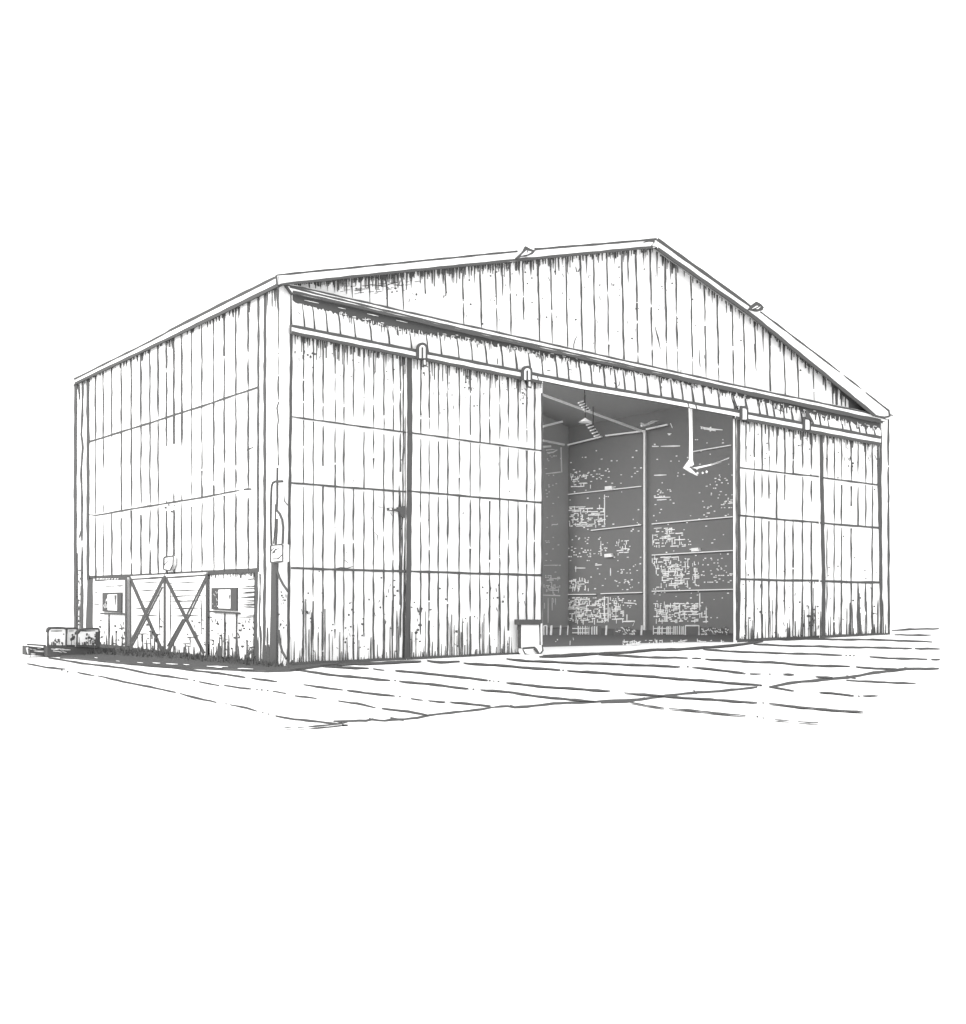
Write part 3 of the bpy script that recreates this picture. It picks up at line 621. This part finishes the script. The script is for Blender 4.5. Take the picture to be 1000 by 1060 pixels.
# low goods standing on the hangar floor in front of the partition
def row(u0, u1, v=658.4, top=647.4): return u0, u1, v, top
YP = Plane(V((0, 39.6, 0)), V((0, -1, 0)))
def low(name, label, cat, group, u0, u1, fn, top=647.6):
    o = YP.at((u0+u1)/2, 'g'); t = tag_o = None
    m = MB(); fn(m, u0, u1, top); ob = m.build(name); ob.location = (0, 0, 0)
    c = V((o.x, o.y, 0))
    for vx in ob.data.vertices: vx.co = vx.co - c
    ob.location = c; tag(ob, label, cat, group)
def f_board(m, a, b, top): m.slab(YP, [(a, 'g'), (a+.6, top), (b+.6, top-.2), (b, 'g')], 0, .05, F_)
def f_pallet(m, a, b, top):
    m.slab(YP, [(a, 'g'), (a, top), (b, top), (b, 'g')], -.03, .12, I_)
    x = a
    while x < b:
        ww = R.uniform(.7, 1.6)
        if R.random() < .8: m.slab(YP, [(x, 656.8), (x+R.uniform(-.3, .6), top+R.uniform(0, 2)), (x+ww, top+.3), (x+ww, 657)], 0, .025, F_)
        x += R.uniform(1.6, 3)
    for v in (top+2.5, top+7): m.slab(YP, [(a, v), (a+(b-a)*R.uniform(.5, .9), v), (a+(b-a)*.5, v+.9), (a, v+.9)], .004, .02, F_)
def f_box(m, a, b, top):
    m.slab(YP, [(a, 'g'), (a, top), (b, top), (b, 'g')], 0, .5, I_)
    for p in ([(a, 657.4), (a, top)], [(a, top), (b, top)], [(b, top), (b, 657.4)]): m.line(YP, p, 1.1, 0, F_, (1, 1), 0)
def f_sacks(m, a, b, top):
    x = a
    while x < b-3:
        ww = b-a if b-a < 7 else R.uniform(3, 6); hh = R.uniform(0, 3)
        m.slab(YP, [(x, 'g'), (x-.2, 652), (x+.6, top+hh+1), (x+ww*.5, top+hh), (x+ww-.5, top+hh+1.4), (x+ww, 653), (x+ww, 'g')], -.02*R.random(), .3, I_)
        for _ in range(7):
            u = R.uniform(x, x+ww); v = R.uniform(top+hh+1, 657); m.line(YP, [(u, v), (u+R.uniform(-.6, 3), v+R.choice((0, 0, 2.2)))], R.uniform(.8, 1.4), .01, F_, (.6, .6), 0)
        x += ww+R.uniform(.1, .8)
low('storage_crate', 'small dark crate with light edges against the left door edge inside', 'crate', 'goods on the hangar floor', 563, 566, f_box)
for (a, b), lab in zip(((569.2,571.4),(579.2,580.6),(587,588),(626.4,628.2),(663,664.8)), ('thick pale upright board nearest the small crate inside', 'leaning pale board in a gap on the dark floor inside', 'thin pale upright board just left of a slatted pallet', 'lone pale upright board between pallet and pale sacks', 'pale upright board at the foot of the inner column')):
    low('board', lab, 'board', 'boards standing on the hangar floor', a, b, f_board)
low('pallet', 'worn slatted pallet on edge left of the inner column', 'pallet', 'pallets standing on edge', 592.4, 622, f_pallet)
low('pallet', 'worn slatted pallet on edge beside the white edged crate', 'pallet', 'pallets standing on edge', 676, 707.6, f_pallet)
for a, b, lab in ((636.6,642,'pale filled sack at the left end of the sack row'),(642.4,647.4,'second pale sack from the left in the sack row'),(647.8,652.4,'third pale sack from the left in the sack row'),(652.8,657.4,'pale filled sack nearest the foot of the inner column')):
    low('sack', lab, 'sack', 'sacks on the hangar floor', a, b, f_sacks)
low('storage_crate', 'square dark crate with white edges right of a slatted pallet', 'crate', 'goods on the hangar floor', 709.4, 723.6, f_box)
low('rubble_heap', 'low heap of broken pale scraps near the right door edge', 'scrap heap', 'goods on the hangar floor', 725, 758, f_sacks)

# block at the free edge of the open door
BK = Plane(FR.at(550, 'g', .3), -BACK)
c = BK.at(550, 'g'); t = thing('door_stop', 'white door stop block with dark top at the open door edge', 'door stop', c)
m = MB(); m.slab(BK, [(539.6,671),(539.6,646),(558.6,646),(558.6,670)], 0, .14, W_, K_); m.line(FR, [(537.4,643),(537.6,676)], 4.2, 0, K_, (1, 1), .1); m.line(BK, [(558.8,646),(559.2,668)], 1.2, 0, K_, (1, 1), .1); m.build('block', t, t)
m = MB(); m.slab(BK, [(537,646.8),(537,641.4),(561,641.4),(561,645),(558,646.8)], .04, .18, K_); m.build('cap', t, t)
m = MB(); m.slab(BK, [(541,671.6),(553,670.6),(556,674),(556.4,678),(543,'g'),(541,675.6)], .03, .16, W_); m.line(BK, [(541,671.2),(554,670.2)], 1.6, .03, K_, (1, 1), .1); m.line(BK, [(541,672),(542,676),(545,678),(556,678.2)], 1.5, .03, K_, (.6, 1), .1); m.build('foot', t, t)
m = MB(); m.slab(BK, [(556.6,670.4),(560,668),(561.4,671),(561.6,674.4),(560,677),(557.4,675)], .08, .12, W_); m.line(BK, [(561.2,667.6),(562.4,672),(561.4,676),(558.6,677.8)], 1.6, .08, K_, (.5, 1), .1); m.line(BK, [(553.4,671),(558.4,677.6)], 3.4, .08, K_, (1, .6), .1); m.build('roller', t, t)

# junction box, conduits and down pipe on the corner post
c = SD.at(286, 572, .1); t = thing('junction_box', 'square junction box with looping cables on the front corner post', 'junction box', c)
bxp = [(280,564.6),(292.6,563.6),(292.6,581.2),(280,582.4)]
m = MB(); m.slab(SD, bxp, .2, .16, W_)
for a, b in zip(bxp, bxp[1:]+bxp[:1]): m.line(SD, [a, b], 1.5, .2, K_, (1, 1), .1)
for pts in ([(281,570),(284,567),(286,569)],[(282,572),(286,568),(288.6,567.6)],[(281.6,573),(285,571)],[(281.4,578.6),(286,579.4),(290,577),(292,574)],[(284,574.4),(285,575)]): m.line(SD, pts, 1.2, .2, K_, (.7, .7), .1)
m.build('box', t, t)
def cable(pts, r, name='cable'):
    m = MB(); P = []
    for a, b in zip(pts, pts[1:]):
        for k in range(4): P.append(SD.at(a[0]+(b[0]-a[0])*k/4, a[1]+(b[1]-a[1])*k/4, .14))
    P.append(SD.at(*pts[-1], .14)); m.tube(P, r, K_); m.build(name, t, t)
cable([(281,564),(280.2,540),(280.6,515),(281.2,503),(282.6,499.6),(285,498.4),(292.4,498.2)], .028)
cable([(287.2,484),(287,498),(287.2,515),(286.4,528)], .027)
cable([(286.4,528),(289.6,532),(292.2,538),(293.2,546),(292.6,563)], .028)
cable([(286.6,537),(286.4,550),(285.4,564)], .028); cable([(285.4,522),(284.8,545),(283.2,563)], .018)
cable([(286.4,582),(286.8,591),(289.4,598),(293,605),(298,612)], .028)
cable([(288.4,652),(289.4,664),(292,674),(296.4,682)], .028)
c = SD.at(282, 'g', .1); t = thing('down_pipe', 'thick dark pipe running from the junction box to the ground', 'pipe', V((c.x, c.y, 0)))
m = MB(); P = []
m.slab(SD, [(280.6,582.6),(285.4,582.4),(285.8,640),(285.4,'g'),(278.6,'g'),(280,630)], .1, .05, K_); m.build('pipe', t, t)

# lamp over the barn doors
c = SD.at(175, 583, .1); t = thing('wall_lamp', 'small box lamp above the braced barn doors', 'lamp', c)
bx = [(169.6,577),(179.2,575.4),(178.8,585),(176,590.6),(169.2,589.6)]
m = MB(); m.slab(SD, bx, .12, .1, W_)
for a, b in zip(bx, bx[1:]+bx[:1]): m.line(SD, [a, b], 1.3, .12, K_, (1, 1), .1)
m.line(SD, [(170,585),(173.6,581)], 1.2, .12, K_, (.6, .6), .1); m.build('lamp_body', t, t)
m = MB(); m.tube([SD.at(179.3, 576, .03), SD.at(179.4, 580, .06), SD.at(178.8, 585, .06), SD.at(176.4, 590, .06)], .018, K_); m.build('bracket', t, t)

# goods beside the side wall
Q = ground_pt(65, 680); KP = Plane(Q, -BACK)
t = thing('plank_stack', 'low dark stack of planks on the ground left of the hangar', 'plank stack', Q)
for poly, d in (([(27,678),(27,668.6),(49,671),(49.4,679.5)], -.3), ([(49,679.8),(49,669.4),(104,670),(110,681),(80,681.8)], 0), ([(84,676),(84,669.6),(118,671),(122,680)], -.4)):
    m = MB(); m.slab(KP, poly, d, .35, K_)
    xs = [p[0] for p in poly]; x0, x1 = min(xs), max(xs)
    for _ in range(9 if x0 < 60 else 2):
        u = R.uniform(x0+1, min(x1-8, x0+18)); v = R.uniform(671, 678); m.line(KP, [(u, v), (u+R.uniform(3, 9), v+R.uniform(-.2, 1))], 1.0, d, W_, (.4, .3), .1)
    if x0 < 30: m.line(KP, [(28,670),(30,677)], 4, d, W_, (.6, .6), .4); m.dots(KP, 27.5, 669, 32, 677, 8, d+.01, 1.3)
    m.build('plank', t, t)
m = MB(); m.bar(KP.at(28, 667, -.2), KP.at(52, 668.6, -.2), .05, K_, .04); m.build('loose_strip', t, t)
CR = [([(49.6,669),(49.6,654),(50.4,651.4),(52.4,650),(66,650),(69,651),(68.4,669)], 0, 'rounded pale crate at the left end of the plank stack'),
      ([(68.4,669),(68.8,652),(70,650.4),(79,650.4),(81,653),(80.4,669.4)], -.12, 'narrow pale crate squeezed between two wider crates on planks'),
      ([(79.6,669.6),(79.8,656),(83,652.4),(90,651),(102,650.6),(103,653),(102.6,670)], .06, 'wide dark sided crate at the right end of the plank stack')]
for k, (poly, d, lab) in enumerate(CR):
    x0 = poly[0][0]; x1 = poly[-1][0]
    c = KP.at((x0+x1)/2, 669, d); t = thing('crate', lab, 'crate', c, 'rounded crates on the plank stack')
    m = MB(); m.slab(KP, poly, d, .16, W_, W_)
    for a, b in zip(poly, poly[1:]): m.line(KP, [a, b], 2.0 if k != 1 else 1.5, d, K_, (1, 1), .1)
    m.line(KP, [(x0, 668.6), (x1, 668.8)], 2, d, K_, (1, 1), .1)
    if k == 2: m.line(KP, [(101.2,654),(101.4,669)], 4.4, d, K_, (1, 1), .1)
    m.dots(KP, x0+(x1-x0)*.4, 656, x1-2, 666, 9 if k < 2 else 22, d, 1.6)
    m.drip(KP, x0+2, x1-3, lambda x: 667, 1, 8 if k else 3, 1.5, d, K_, 1.4, True)
    m.line(KP, [(x0+3, 653.2), (x1-4, 653)], 1.2, d, K_, (.4, .4), .1)
    m.build('body', t, t)
    m = MB(); top = [(u, v) for u, v in poly if v < 656.5]
    m.slab(KP, [(u, v-.9) for u, v in top]+[(u, v+.9) for u, v in reversed(top)], d+.02, .2, K_); m.build('lid', t, t)

# weeds along the foot of the side wall
m = MB()
wb = pw((62,679),(100,676),(140,678),(200,682.5),(260,688),(289,690),(300,690))
for _ in range(700):
    u = R.uniform(88, 300); v = wb(u)+R.uniform(-3.5, 2.5)
    if v < 667: continue
    p = ground_pt(u, v, .03); h = R.uniform(.05, .15)*(1 if R.random() < .9 else 1.8); a = R.uniform(0, 3.14)
    x = V((math.cos(a), math.sin(a), 0))*.03; ln = V((R.uniform(-.06, .06), R.uniform(-.06, .06), h))
    m.prism([p+x, p-x, p+ln-x*.1, p+ln+x*.1], V((-x.y, x.x, 0))*.15, K_)
wd = m.build('grass'); wd['kind'] = 'stuff'
